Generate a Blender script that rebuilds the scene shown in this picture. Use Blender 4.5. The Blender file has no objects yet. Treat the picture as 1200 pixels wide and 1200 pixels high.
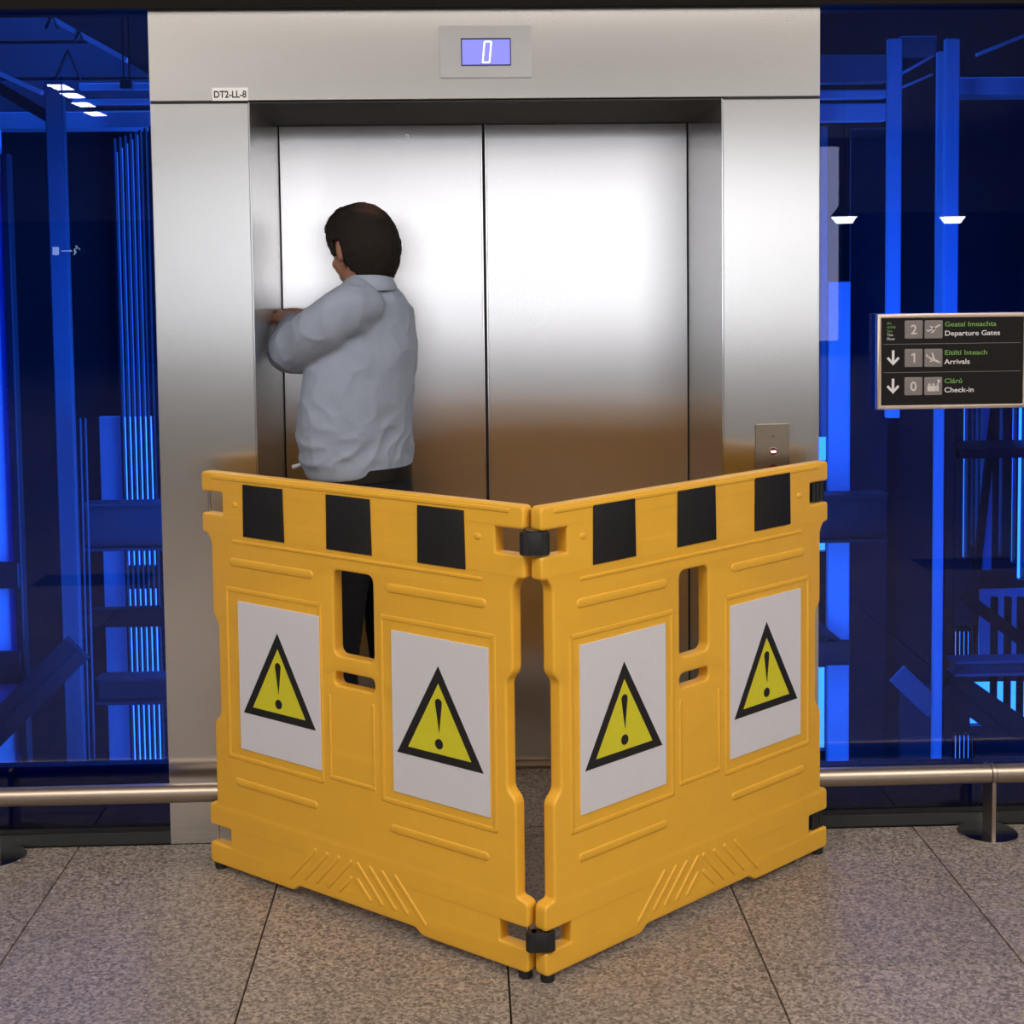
import bpy, bmesh, math, random
from mathutils import Vector, Matrix, noise
C = bpy.context.scene.collection
sc = bpy.context.scene
PI = math.pi
random.seed(4)

# ---------------------------------------------------------------- camera
F, CX, CY = 1690.5, 600.0, 435.46
YAW, PITCH, ROLL = 0.0322, -0.0666, -0.0119
CAM = Vector((0, -4.0578, 1.6124))
def axes():
    fw = Vector((math.sin(YAW)*math.cos(PITCH), math.cos(YAW)*math.cos(PITCH), math.sin(PITCH)))
    r = Vector((math.cos(YAW), -math.sin(YAW), 0)); u = r.cross(fw)
    c, s = math.cos(ROLL), math.sin(ROLL)
    return r*c+u*s, -r*s+u*c, fw
RT, UP, FW = axes()
cd = bpy.data.cameras.new('camera'); cam = bpy.data.objects.new('camera', cd); C.objects.link(cam)
cd.sensor_width = 36; cd.lens = 36*F/1200; cd.shift_y = -(600-CY)/1200; cd.clip_end = 200
m = Matrix.Identity(4)
for i in range(3):
    m[i][0] = RT[i]; m[i][1] = UP[i]; m[i][2] = -FW[i]; m[i][3] = CAM[i]
cam.matrix_world = m
sc.camera = cam

def at(px, py, Y=0.0):
    """world point on the vertical plane y=Y that the photograph shows at (px, py)"""
    d = RT*((px-CX)/F) - UP*((py-CY)/F) + FW
    return CAM + d*((Y-CAM.y)/d.y)
def behind(px, py, D):
    """point D metres in front of the glass wall whose mirror image is seen at (px, py)"""
    d = RT*((px-CX)/F) - UP*((py-CY)/F) + FW
    p = CAM + d*((0-CAM.y)/d.y)
    return p + Vector((d.x, -d.y, d.z))*(D/d.y)

# ---------------------------------------------------------------- world, light, exposure
w = bpy.data.worlds.new('world'); sc.world = w; w.use_nodes = True
bg = w.node_tree.nodes['Background']
bg.inputs[0].default_value = (0.94, 0.95, 1.0, 1); bg.inputs[1].default_value = 5.0   # bright even overcast daylight
sc.view_settings.view_transform = 'Standard'; sc.view_settings.look = 'None'
sc.view_settings.exposure = 0.0; sc.view_settings.gamma = 1; sc.view_settings.use_curve_mapping = False
sc.cycles.use_denoising = True
sc.cycles.max_bounces = 12; sc.cycles.transparent_max_bounces = 16
sc.cycles.caustics_reflective = True
sc.cycles.sample_clamp_indirect = 6.0

def area(name, loc, target, size, size_y, power, col=(1, 1, 1)):
    l = bpy.data.lights.new(name, 'AREA'); l.shape = 'RECTANGLE'; l.size = size; l.size_y = size_y
    l.energy = power; l.color = col
    o = bpy.data.objects.new(name, l); C.objects.link(o); o.location = loc
    d = Vector(target)-Vector(loc); o.rotation_euler = d.to_track_quat('-Z', 'Y').to_euler()
    return o
WARM = (1.0, 0.93, 0.86)
area('ceiling_lamp_light', (-1.9, -3.3, 4.12), (-0.6, -1.4, 0.5), 2.8, 2.2, 190, WARM)
area('ceiling_lamp_light', (2.4, -3.3, 4.12), (0.8, -1.2, 0.6), 2.8, 2.2, 215, WARM)
area('ceiling_lamp_light', (-6, -10, 4.1), (-5, -10, 0), 3, 5, 200, WARM)
area('ceiling_lamp_light', (8, -10, 4.1), (7, -10, 0), 3, 5, 200, WARM)
# fill lights added out of sight behind the surround to brighten the shaft steelwork
area('shaft_fill_light', (-0.93, 0.40, 1.0), (-2.0, 1.6, 1.1), 0.25, 2.0, 42)
area('shaft_fill_light', (1.06, 0.40, 0.9), (2.0, 1.5, 1.0), 0.25, 2.0, 26)

# ---------------------------------------------------------------- materials
def nmat(name):
    m = bpy.data.materials.new(name); m.use_nodes = True
    nt = m.node_tree; b = nt.nodes['Principled BSDF']; return m, nt, b
def mat(name, col, rough=.5, metal=0.0, var=.08, scale=30, bump=0.0, bscale=200, spec=.5, emit=None, estr=0, coat=0):
    m, nt, b = nmat(name); N = nt.nodes; L = nt.links
    b.inputs['Roughness'].default_value = rough; b.inputs['Metallic'].default_value = metal
    b.inputs['Specular IOR Level'].default_value = spec; b.inputs['Coat Weight'].default_value = coat
    tc = N.new('ShaderNodeTexCoord')
    nz = N.new('ShaderNodeTexNoise'); nz.inputs['Scale'].default_value = scale; nz.inputs['Detail'].default_value = 4
    L.new(tc.outputs['Object'], nz.inputs['Vector'])
    mx = N.new('ShaderNodeMix'); mx.data_type = 'RGBA'
    mx.inputs['A'].default_value = (*[c*(1-var) for c in col], 1); mx.inputs['B'].default_value = (*[min(1, c*(1+var)) for c in col], 1)
    L.new(nz.outputs['Fac'], mx.inputs['Factor']); L.new(mx.outputs['Result'], b.inputs['Base Color'])
    if bump:
        n2 = N.new('ShaderNodeTexNoise'); n2.inputs['Scale'].default_value = bscale; n2.inputs['Detail'].default_value = 3
        L.new(tc.outputs['Object'], n2.inputs['Vector'])
        bp = N.new('ShaderNodeBump'); bp.inputs['Strength'].default_value = bump; bp.inputs['Distance'].default_value = .002
        L.new(n2.outputs['Fac'], bp.inputs['Height']); L.new(bp.outputs['Normal'], b.inputs['Normal'])
    if emit:
        b.inputs['Emission Color'].default_value = (*emit, 1); b.inputs['Emission Strength'].default_value = estr
    return m

def steel(name, col, rough, aniso=0.97, rot=0.0):
    m, nt, b = nmat(name); N = nt.nodes; L = nt.links
    b.inputs['Metallic'].default_value = 1.0; b.inputs['Roughness'].default_value = rough
    b.inputs['Anisotropic'].default_value = aniso; b.inputs['Anisotropic Rotation'].default_value = rot
    tg = N.new('ShaderNodeTangent'); tg.direction_type = 'RADIAL'; tg.axis = 'Z'
    L.new(tg.outputs[0], b.inputs['Tangent'])
    tc = N.new('ShaderNodeTexCoord'); mp = N.new('ShaderNodeMapping'); mp.inputs['Scale'].default_value = (6, 6, 700)
    L.new(tc.outputs['Object'], mp.inputs['Vector'])
    nz = N.new('ShaderNodeTexNoise'); nz.inputs['Scale'].default_value = 1; nz.inputs['Detail'].default_value = 3
    L.new(mp.outputs[0], nz.inputs['Vector'])
    mx = N.new('ShaderNodeMix'); mx.data_type = 'RGBA'
    mx.inputs['A'].default_value = (*[c*.95 for c in col], 1); mx.inputs['B'].default_value = (*[min(1, c*1.05) for c in col], 1)
    L.new(nz.outputs['Fac'], mx.inputs['Factor']); L.new(mx.outputs['Result'], b.inputs['Base Color'])
    return m

def glass(name, tint, refl=1.0):
    m = bpy.data.materials.new(name); m.use_nodes = True; nt = m.node_tree; N = nt.nodes; L = nt.links
    N.remove(N['Principled BSDF']); out = N['Material Output']
    t = N.new('ShaderNodeBsdfTransparent'); t.inputs[0].default_value = (*[c**.5 for c in tint], 1)
    g = N.new('ShaderNodeBsdfGlossy'); g.inputs['Roughness'].default_value = .0; g.inputs[0].default_value = (refl, refl, refl, 1)
    fr = N.new('ShaderNodeFresnel'); fr.inputs[0].default_value = 1.5
    mx = N.new('ShaderNodeMixShader'); L.new(fr.outputs[0], mx.inputs[0]); L.new(t.outputs[0], mx.inputs[1]); L.new(g.outputs[0], mx.inputs[2])
    L.new(mx.outputs[0], out.inputs[0]); return m

def granite(name):
    m, nt, b = nmat(name); N = nt.nodes; L = nt.links
    b.inputs['Roughness'].default_value = .5
    geo = N.new('ShaderNodeNewGeometry')
    v = N.new('ShaderNodeTexVoronoi'); v.inputs['Scale'].default_value = 150
    n1 = N.new('ShaderNodeTexNoise'); n1.inputs['Scale'].default_value = 90; n1.inputs['Detail'].default_value = 5
    n2 = N.new('ShaderNodeTexNoise'); n2.inputs['Scale'].default_value = 2.5; n2.inputs['Detail'].default_value = 3
    for n in (v, n1, n2): L.new(geo.outputs['Position'], n.inputs['Vector'])
    sep = N.new('ShaderNodeSeparateColor'); L.new(v.outputs['Color'], sep.inputs[0])
    r = N.new('ShaderNodeValToRGB'); e = r.color_ramp.elements
    e[0].position = 0; e[0].color = (.030, .025, .021, 1); e[1].position = 1; e[1].color = (.98, .80, .64, 1)
    for p, c in ((.22, (.115, .096, .08)), (.5, (.265, .222, .182)), (.8, (.45, .37, .295))):
        q = e.new(p); q.color = (*c, 1)
    ad = N.new('ShaderNodeMath'); ad.operation = 'MULTIPLY_ADD'; ad.inputs[1].default_value = .55
    L.new(sep.outputs[0], ad.inputs[0])
    m2 = N.new('ShaderNodeMath'); m2.operation = 'MULTIPLY'; m2.inputs[1].default_value = .45
    L.new(n1.outputs['Fac'], m2.inputs[0]); L.new(m2.outputs[0], ad.inputs[2]); L.new(ad.outputs[0], r.inputs[0])
    oi = N.new('ShaderNodeObjectInfo')
    mr = N.new('ShaderNodeMapRange'); mr.inputs['To Min'].default_value = .93; mr.inputs['To Max'].default_value = 1.07
    L.new(oi.outputs['Random'], mr.inputs['Value'])
    mr2 = N.new('ShaderNodeMapRange'); mr2.inputs['To Min'].default_value = .85; mr2.inputs['To Max'].default_value = 1.15
    L.new(n2.outputs['Fac'], mr2.inputs['Value'])
    mm = N.new('ShaderNodeMath'); mm.operation = 'MULTIPLY'; L.new(mr.outputs[0], mm.inputs[0]); L.new(mr2.outputs[0], mm.inputs[1])
    vm = N.new('ShaderNodeVectorMath'); vm.operation = 'SCALE'; L.new(r.outputs[0], vm.inputs[0]); L.new(mm.outputs[0], vm.inputs['Scale'])
    L.new(vm.outputs[0], b.inputs['Base Color'])
    return m

M = {}
M['steel'] = steel('brushed_steel', (.80, .785, .765), .27)
M['door'] = steel('brushed_door_steel', (.88, .86, .85), .27)
M['jamb'] = steel('brushed_jamb_steel', (.78, .78, .78), .18)
M['rail'] = mat('satin_rail_steel', (.42, .345, .275), .40, 1.0, .04)
M['chrome'] = mat('polished_steel', (.75, .74, .73), .15, 1.0, .02)
M['seam'] = mat('black_seam', (.012, .012, .014), .6)
M['bulkhead'] = mat('dark_bronze_beam', (.008, .006, .005), .8, spec=.15)
M['skirt'] = mat('dark_grey_skirting', (.026, .028, .028), .5)
M['yellow'] = mat('yellow_plastic', (.87, .46, .040), .42, 0, .05, 12, .12, 500, .45)
M['black'] = mat('black_plastic', (.012, .012, .013), .45, 0, .2, 60, .1, 300)
M['patch'] = mat('black_reflective_film', (.014, .014, .014), .38, 0, .4, 150, .35, 500)
M['paper'] = mat('white_sign_board', (.72, .71, .74), .45, 0, .02)
M['bright'] = mat('white_plate', (.85, .85, .84), .4, 0, .02)
M['sign_yellow'] = mat('sign_yellow_print', (.72, .66, .025), .45, 0, .05)
M['ink'] = mat('black_print', (.012, .011, .012), .5)
M['granite'] = granite('speckled_granite')
M['grout'] = mat('grout', (.045, .04, .036), .9)
M['blue_glass'] = glass('blue_tinted_glass', (.012, .115, .95))
M['clear_glass'] = glass('clear_window_glass', (.70, .70, .70))
M['dimmed_glass'] = glass('dimmed_window_glass', (.42, .43, .44))  # darker tint added on the left panes to dim their reflection in the steel
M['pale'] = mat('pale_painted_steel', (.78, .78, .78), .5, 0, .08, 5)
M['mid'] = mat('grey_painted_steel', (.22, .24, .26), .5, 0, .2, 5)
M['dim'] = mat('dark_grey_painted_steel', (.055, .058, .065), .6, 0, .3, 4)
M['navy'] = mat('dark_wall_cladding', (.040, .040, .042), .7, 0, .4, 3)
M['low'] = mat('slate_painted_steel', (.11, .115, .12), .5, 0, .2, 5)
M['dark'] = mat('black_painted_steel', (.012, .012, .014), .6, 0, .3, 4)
M['plaster'] = mat('warm_white_plaster', (.68, .64, .61), .8, 0, .03, 3)
M['greywall'] = mat('grey_wall_panel', (.40, .41, .42), .7, 0, .05, 3)
M['shirt'] = mat('pale_blue_grey_cotton', (.30, .345, .44), .85, 0, .06, 25, .35, 900, .2)
M['trouser'] = mat('black_trouser_cloth', (.010, .011, .016), .85, 0, .2, 60, .3, 500, .2)
M['skin'] = mat('skin', (.36, .17, .11), .5, 0, .12, 20, .1, 300, .4)
M['hair'] = mat('dark_brown_hair', (.016, .012, .010), .7, 0, .6, 220, .8, 700, .15)
M['shoe'] = mat('black_leather', (.01, .01, .01), .35)
M['signblack'] = mat('sign_face_black', (.012, .011, .011), .7, 0, .1, spec=.15)
M['signframe'] = mat('satin_bronze_frame', (.80, .64, .50), .33, 1.0, .05)
M['tile_grey'] = mat('sign_square_grey', (.20, .175, .17), .5, 0, .1)
M['white'] = mat('white_print', (.72, .70, .70), .5)
M['squaremark'] = mat('pale_grey_print', (.60, .56, .54), .5)
M['green'] = mat('green_print', (.17, .36, .08), .5)
M['screen'] = mat('lit_blue_screen', (.05, .05, .2), .3, 0, .02, emit=(.27, .27, 1.0), estr=.95)
M['digit'] = mat('lit_digit', (.5, .6, .5), .3, 0, .02, emit=(.85, 1.0, .95), estr=1.1)
M['bezel'] = mat('blue_black_bezel', (.008, .008, .06), .3)
M['plate'] = mat('satin_plate_steel', (.46, .44, .42), .3, 1.0, .03)
M['brass'] = mat('dull_bronze_plate_steel', (.27, .23, .18), .35, 1.0, .05)
M['red'] = mat('dark_red_ring', (.10, .012, .010), .3)
M['lamp'] = mat('lit_lamp', (.9, .9, .9), .3, emit=(1, .95, .85), estr=30)
M['exit'] = mat('lit_exit_face', (.9, .9, .9), .3, emit=(.8, 1, .9), estr=5)
M['button'] = mat('button_reflection', (.8, .7, .75), .3, emit=(1, .85, .95), estr=.8)  # glow stands in for a white reflection on the button

# ---------------------------------------------------------------- helpers
def link(name, me, mt=None, parent=None, smooth=False):
    o = bpy.data.objects.new(name, me); C.objects.link(o)
    if mt: me.materials.append(M[mt])
    if parent: o.parent = parent
    if smooth:
        for p in me.polygons: p.use_smooth = True
    return o
def obj(name, bm, mt=None, parent=None, smooth=False):
    bmesh.ops.recalc_face_normals(bm, faces=bm.faces[:])
    me = bpy.data.meshes.new(name); bm.to_mesh(me); bm.free()
    return link(name, me, mt, parent, smooth)
def tag(o, label=None, cat=None, group=None, kind=None):
    if label: o['label'] = label
    if cat: o['category'] = cat
    if group: o['group'] = group
    if kind: o['kind'] = kind
    return o
def thing(name, label, cat, loc=(0, 0, 0), rz=0, group=None):
    o = bpy.data.objects.new(name, None); C.objects.link(o); o.location = loc; o.rotation_euler = (0, 0, rz)
    o.empty_display_size = .1
    return tag(o, label, cat, group)
def add_box(bm, x0, x1, y0, y1, z0, z1, bev=0.0, seg=2):
    b = bmesh.new(); bmesh.ops.create_cube(b, size=1)
    for v in b.verts:
        v.co = Vector((x0 if v.co.x < 0 else x1, y0 if v.co.y < 0 else y1, z0 if v.co.z < 0 else z1))
    if bev: bmesh.ops.bevel(b, geom=b.edges[:], offset=bev, segments=seg, affect='EDGES', profile=.5)
    merge(bm, b)
def merge(bm, b, mtx=None):
    me = bpy.data.meshes.new('tmp')
    if mtx: bmesh.ops.transform(b, matrix=mtx, verts=b.verts)
    b.to_mesh(me); b.free(); bm.from_mesh(me); bpy.data.meshes.remove(me)
def box(name, x0, x1, y0, y1, z0, z1, mt, parent=None, bev=0.0, seg=2):
    bm = bmesh.new(); add_box(bm, min(x0, x1), max(x0, x1), min(y0, y1), max(y0, y1), min(z0, z1), max(z0, z1), bev, seg)
    return obj(name, bm, mt, parent)
def add_cyl(bm, p, q, r0, r1=None, seg=20, bev=0):
    r1 = r0 if r1 is None else r1
    p = Vector(p); q = Vector(q); d = q-p
    b = bmesh.new(); bmesh.ops.create_cone(b, cap_ends=True, segments=seg, radius1=r0, radius2=r1, depth=d.length)
    if bev:
        ed = [e for e in b.edges if abs(e.verts[0].co.z-e.verts[1].co.z) < 1e-6]
        bmesh.ops.bevel(b, geom=ed, offset=bev, segments=3, affect='EDGES')
    merge(bm, b, Matrix.Translation((p+q)/2) @ d.to_track_quat('Z', 'Y').to_matrix().to_4x4())
def shade(o, ang=35):
    for p in o.data.polygons: p.use_smooth = True
    try: o.data.set_sharp_from_angle(angle=math.radians(ang))
    except Exception: pass
    return o
def poly(bm, pts, y0, y1):
    """prism: outline pts (x, z) extruded from y0 to y1"""
    a = [bm.verts.new((x, y0, z)) for x, z in pts]; b = [bm.verts.new((x, y1, z)) for x, z in pts]
    n = len(pts); bm.faces.new(a); bm.faces.new(b[::-1])
    for i in range(n): bm.faces.new((a[i], b[i], b[(i+1) % n], a[(i+1) % n]))
def roundpoly(pts, rs, seg=5):
    out = []; n = len(pts)
    for i in range(n):
        p = Vector(pts[i]); a = Vector(pts[i-1]); b = Vector(pts[(i+1) % n]); r = rs[i] if isinstance(rs, (list, tuple)) else rs
        u = (a-p); v = (b-p); r = min(r, u.length*.45, v.length*.45)
        if r < 1e-5: out.append(tuple(p)); continue
        s = p+u.normalized()*r; e = p+v.normalized()*r
        for k in range(seg+1):
            t = k/seg; q = s*(1-t)**2+p*2*t*(1-t)+e*t*t; out.append((q.x, q.y))
    return out
def plate(name, loops, th, bev, mt, parent=None, res=2, y0=0.0):
    """flat plate with holes: loops in (x, z); front face at local y=y0, thickness th towards +y"""
    cu = bpy.data.curves.new(name, 'CURVE'); cu.dimensions = '2D'; cu.fill_mode = 'BOTH'
    cu.extrude = th/2-bev; cu.bevel_depth = bev; cu.bevel_resolution = res; cu.offset = -bev
    for lp in loops:
        sp = cu.splines.new('POLY'); sp.points.add(len(lp)-1); sp.use_cyclic_u = True
        for i, (x, z) in enumerate(lp): sp.points[i].co = (x, z, 0, 1)
    t = bpy.data.objects.new('tmp', cu); C.objects.link(t)
    dg = bpy.context.evaluated_depsgraph_get(); me = bpy.data.meshes.new_from_object(t.evaluated_get(dg))
    bpy.data.objects.remove(t); bpy.data.curves.remove(cu)
    me.name = name; me.materials.clear()
    me.transform(Matrix(((1, 0, 0, 0), (0, 0, -1, y0+th/2), (0, 1, 0, 0), (0, 0, 0, 1))))
    bm = bmesh.new(); bm.from_mesh(me); bmesh.ops.remove_doubles(bm, verts=bm.verts, dist=1e-5)
    bmesh.ops.recalc_face_normals(bm, faces=bm.faces); bm.to_mesh(me); bm.free()
    return shade(link(name, me, mt, parent), 40)
def text(name, s, x, z, size, mt, parent, y=0.0, align='LEFT', ext=.0004, sx=1.0, shear=0, bold=0.0, width=None):
    cu = bpy.data.curves.new(name, 'FONT'); cu.body = s; cu.size = size; cu.extrude = ext; cu.align_x = align; cu.shear = shear
    cu.resolution_u = 3; cu.offset = bold
    t = bpy.data.objects.new('tmp', cu); C.objects.link(t)
    dg = bpy.context.evaluated_depsgraph_get(); me = bpy.data.meshes.new_from_object(t.evaluated_get(dg))
    bpy.data.objects.remove(t); bpy.data.curves.remove(cu)
    me.materials.clear(); me.name = name
    if width: sx = width/max(v.co.x for v in me.vertices)
    me.transform(Matrix(((sx, 0, 0, x), (0, 0, -1, y), (0, 1, 0, z), (0, 0, 0, 1))))
    return link(name, me, mt, parent)

SX0, SX1, J0, J1 = -.8617, 1.0042, -.588, .7261
# ---------------------------------------------------------------- floor of 600 mm granite tiles
bm = bmesh.new(); add_box(bm, -10, 11, -24, .055, -1.2, -.010); add_box(bm, J0-.02, J1+.02, .055, .65, -1.2, -.010)
fl = obj('floor', bm, 'grout'); tag(fl, kind='structure')
TX, TY = .0791, -.8326
G = .0022
def tile(x0, x1, y0, y1):
    if x1-x0 < .02 or y1-y0 < .02: return
    bm = bmesh.new(); add_box(bm, x0+G, x1-G, y0+G, y1-G, -.011, 0, .0008, 1)
    obj('tile', bm, 'granite', fl)
for i in range(-6, 7):
    xa, xb = TX+.6*i, TX+.6*(i+1); off = .3 if i % 2 == 0 else 0
    for k in range(-5, 3):
        ya = TY+off+.6*k-.6*0; yb = ya+.6
        if yb > -3.4 and ya < -.0: tile(xa, xb, ya, min(yb, 0.0))
        lo, hi = max(xa, -.60), min(xb, .738)
        if hi > lo and yb > 0.01 and ya < .61: tile(lo, hi, max(ya, 0.0), min(yb, .612))
# the floor behind the photographer, too far to tell tiles apart
bm = bmesh.new(); add_box(bm, -10, 11, -24, -3.83, -.011, -.0004)
add_box(bm, -10, TX-3.6, -3.83, 0, -.011, -.0004); add_box(bm, TX+4.2, 11, -3.83, 0, -.011, -.0004)
obj('paving', bm, 'granite', fl)

# ---------------------------------------------------------------- lift surround
ZT, ZH, DP = 2.1005, 2.3579, .612
sur = thing('lift_surround', 'tall brushed steel surround framing the lift doors between the blue glass walls', 'lift surround')
box('side_panel', SX0, J0-.0045, 0, DP+.02, 0, ZT-.0035, 'steel', sur, .0018)
box('side_panel', J1+.0045, SX1, 0, DP+.02, 0, ZT-.0035, 'steel', sur, .0018)
box('header_panel', SX0, SX1, -.002, DP+.02, ZT+.003, ZH, 'steel', sur, .0018)
box('jamb_panel', J0-.004, J0, -.0015, DP, 0, ZT-.001, 'jamb', sur, .0006)
box('jamb_panel', J1, J1+.004, -.0015, DP, 0, ZT-.001, 'jamb', sur, .0006)
box('soffit_panel', J0, J1, .004, DP, ZT, ZT+.0028, 'jamb', sur)
o = box('joint', SX0+.002, SX1-.002, .004, DP, ZT-.0034, ZT+.0029, 'seam', sur)
# ---- doors
DC = .0670
d1 = thing('door_1', None, None); d1['kind'] = 'structure'
def leaf(x0, x1):
    return box('door_leaf', x0, x1, DP-.002, DP+.03, .012, ZT-.004, 'door', d1, .002)
leaf(J0+.003, DC-.008); leaf(DC+.008, J1-.003)
for x in (DC-.0065, DC+.0065):
    box('edge_strip', x-.0016, x+.0016, DP-.001, DP+.02, .012, ZT-.004, 'chrome', d1)
box('door_gap', DC-.008, DC+.008, DP+.012, DP+.03, .012, ZT-.004, 'seam', d1)
box('door_sill', J0, J1, DP-.045, DP+.04, 0.0, .011, 'rail', d1, .002)
kb = at(477, 160, DP)
bm = bmesh.new(); add_cyl(bm, (kb.x, DP-.002, kb.z), (kb.x, DP-.007, kb.z), .0145, seg=28, bev=.002)
lk = shade(obj('lock_escutcheon', bm, 'chrome', d1)); lk['label'] = 'round polished release lock near the top of the left leaf'
bm = bmesh.new(); add_cyl(bm, (kb.x, DP-.0068, kb.z), (kb.x, DP-.009, kb.z), .0085, seg=20)
add_box(bm, kb.x-.003, kb.x+.003, DP-.0105, DP-.008, kb.z-.006, kb.z+.006)
obj('keyhole', bm, 'plate', lk)
# ---- dark lift shaft core behind the doors, a solid block added against light leaks
tag(box('wall_lift_core', SX0+.01, SX1-.01, DP+.04, 3.4, -1.9, 4.2, 'dark'), kind='structure')

# ---- floor indicator on the header
pa, pb = at(515, 31, -.002), at(623, 91, -.002)
fi = thing('floor_indicator', 'steel plate with a lit blue floor display reading 0 above the lift doors', 'display', ((pa.x+pb.x)/2, -.002, pb.z))
hw, hh = (pb.x-pa.x)/2, pa.z-pb.z
box('face_plate', -hw, hw, -.005, 0, 0, hh, 'plate', fi, .0008)
sa, sb = at(540, 45, -.007), at(599, 77, -.007)
cx = (pa.x+pb.x)/2; sx0, sx1, sz0, sz1 = sa.x-cx, sb.x-cx, sb.z-pb.z, sa.z-pb.z
box('bezel', sx0, sx1, -.0058, -.0045, sz0, sz1, 'bezel', fi)
scr = box('screen', sx0+.003, sx1-.003, -.0064, -.005, sz0+.004, sz1-.004, 'screen', fi)
bm = bmesh.new(); zc = (sz0+sz1)/2; xc = sx0+(sx1-sx0)*.525; h2 = .0245; w2 = .0085; t = .0022
def par(x0, z0, x1, z1, tt):   # bar of the slanted digit
    d = Vector((x1-x0, z1-z0)).normalized(); n = Vector((-d.y, d.x))*tt
    poly(bm, [(x0+n.x, z0+n.y), (x1+n.x, z1+n.y), (x1-n.x, z1-n.y), (x0-n.x, z0-n.y)], -.0072, -.0062)
s = .0045
h2 = (sz1-sz0)/2-.0095
par(xc-w2-s, zc-h2, xc-w2+s*.3, zc+h2, t); par(xc+w2-s*.6, zc-h2, xc+w2+s*.7, zc+h2, t)
par(xc-w2-s, zc-h2, xc+w2-s*.6, zc-h2, t); par(xc-w2+s*.3, zc+h2, xc+w2+s*.7, zc+h2, t)
obj('digit', bm, 'digit', scr)

# ---- name plate DT2-LL-8
la, lb = at(248.5, 103, -.002), at(291, 118, -.002)
npl = thing('name_plate', 'small white plate lettered DT2-LL-8 at the corner above the lift opening', 'label', (la.x, -.002, lb.z))
box('plate', 0, lb.x-la.x, -.003, 0, 0, la.z-lb.z, 'bright', npl, .0005)
text('lettering', 'DT2-LL-8', (lb.x-la.x)/2, .0085, .0265, 'ink', npl, -.0034, 'CENTER', sx=.86, bold=.0006)

# ---- call button panel
ca, cb = at(885, 497, -.001), at(925, 545, -.001)
cp = thing('call_button_panel', 'bronze-tinted steel call plate with a round button right of the lift doors', 'button panel', (ca.x, 0, ca.z-.26))
box('face_plate', 0, cb.x-ca.x, -.004, 0, 0, .26, 'brass', cp, .001)
bx = at(906, 529, -.004); ux, uz = bx.x-ca.x, bx.z-(ca.z-.26)
bm = bmesh.new(); add_cyl(bm, (ux, -.004, uz), (ux, -.0075, uz), .0135, seg=28, bev=.001); rg = shade(obj('button_ring', bm, 'chrome', cp))
bm = bmesh.new(); add_cyl(bm, (ux, -.0075, uz), (ux, -.009, uz), .0105, seg=24); shade(obj('button', bm, 'red', rg))
plate('reflection_bar', [roundpoly([(ux-.008, uz-.0035), (ux+.008, uz-.0035), (ux+.008, uz+.0035), (ux-.008, uz+.0035)], .003)], .001, .0002, 'button', rg, 1, -.0098)  # white reflection on the button, modelled as a glowing bar
bm = bmesh.new(); add_cyl(bm, (ux, -.004, uz+.043), (ux, -.0052, uz+.043), .0022, seg=10); obj('pin_hole', bm, 'seam', cp)
bm = bmesh.new(); add_cyl(bm, (ux, -.004, uz-.05), (ux, -.0075, uz-.05), .0135, seg=28, bev=.001); shade(obj('button_ring', bm, 'red', cp))

# ---------------------------------------------------------------- glass walls, beam, skirting
GT = ZH-.012
def windows(name, x0, x1):
    wn = thing(name, None, None); wn['kind'] = 'structure'
    box('pane', x0, x1, .014, .026, .048, GT+.2, 'blue_glass', wn)
    return wn
windows('window_1', -2.62, SX0-.003); windows('window_2', SX1+.003, 3.1)
tag(box('baseboard_left', -2.62, SX0, .004, .05, 0, .036, 'skirt', None, .002), kind='structure')
tag(box('baseboard_right', SX1, 3.1, .004, .05, 0, .036, 'skirt', None, .002), kind='structure')
tag(box('trim_1', -2.62, 3.1, -.03, .10, ZH-.006, ZH+.42, 'bulkhead'), kind='structure')
for i_, (xa, xb, px_, py_) in enumerate(((-2.62, SX0, 100, 897), (SX1, 3.1, 1080, 895))):
    tag(box('trim_%d' % (i_+4), xa, xb, .06, .10, 0, at(px_, py_, .06).z, 'navy'), kind='structure')
tag(box('trim_2', -2.62, SX0, .010, .032, .036, .05, 'seam'), kind='structure')
tag(box('trim_3', SX1, 3.1, .010, .032, .036, .05, 'seam'), kind='structure')
# hall shell
bm = bmesh.new(); add_box(bm, -10, 11, .0, .12, ZH+.42, 4.2); add_box(bm, -10, -2.62, 0, .12, 0, ZH+.42); add_box(bm, 3.1, 11, 0, .12, 0, ZH+.42)
tag(obj('wall_front', bm, 'greywall'), kind='structure')
tag(box('wall_left', -10.2, -10, -24, .12, -.1, 4.2, 'greywall'), kind='structure')
tag(box('wall_right', 11, 11.2, -24, .12, -.1, 4.2, 'plaster'), kind='structure')
tag(box('ceiling', -10.2, 11.2, -24.2, .12, 4.2, 4.35, 'plaster'), kind='structure')
WX0, WX1, WZ0, WZ1 = -4.6, 7.4, .25, 4.05
bm = bmesh.new(); add_box(bm, -10.2, WX0, -24.2, -24, 2.75, 4.2); add_box(bm, WX1, 11.2, -24.2, -24, 2.75, 4.2)
add_box(bm, WX0, WX1, -24.2, -24, WZ1, 4.2)
wb = tag(obj('wall_back', bm, 'plaster'), kind='structure')
bm = bmesh.new(); add_box(bm, -10.2, WX0, -24.2, -24, -.1, 2.75); add_box(bm, WX1, 11.2, -24.2, -24, -.1, 2.75); add_box(bm, WX0, WX1, -24.2, -24, -.1, WZ0)
obj('wall_cladding', bm, 'dim', wb)
wn = thing('window_3', None, None); wn['kind'] = 'structure'
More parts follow.
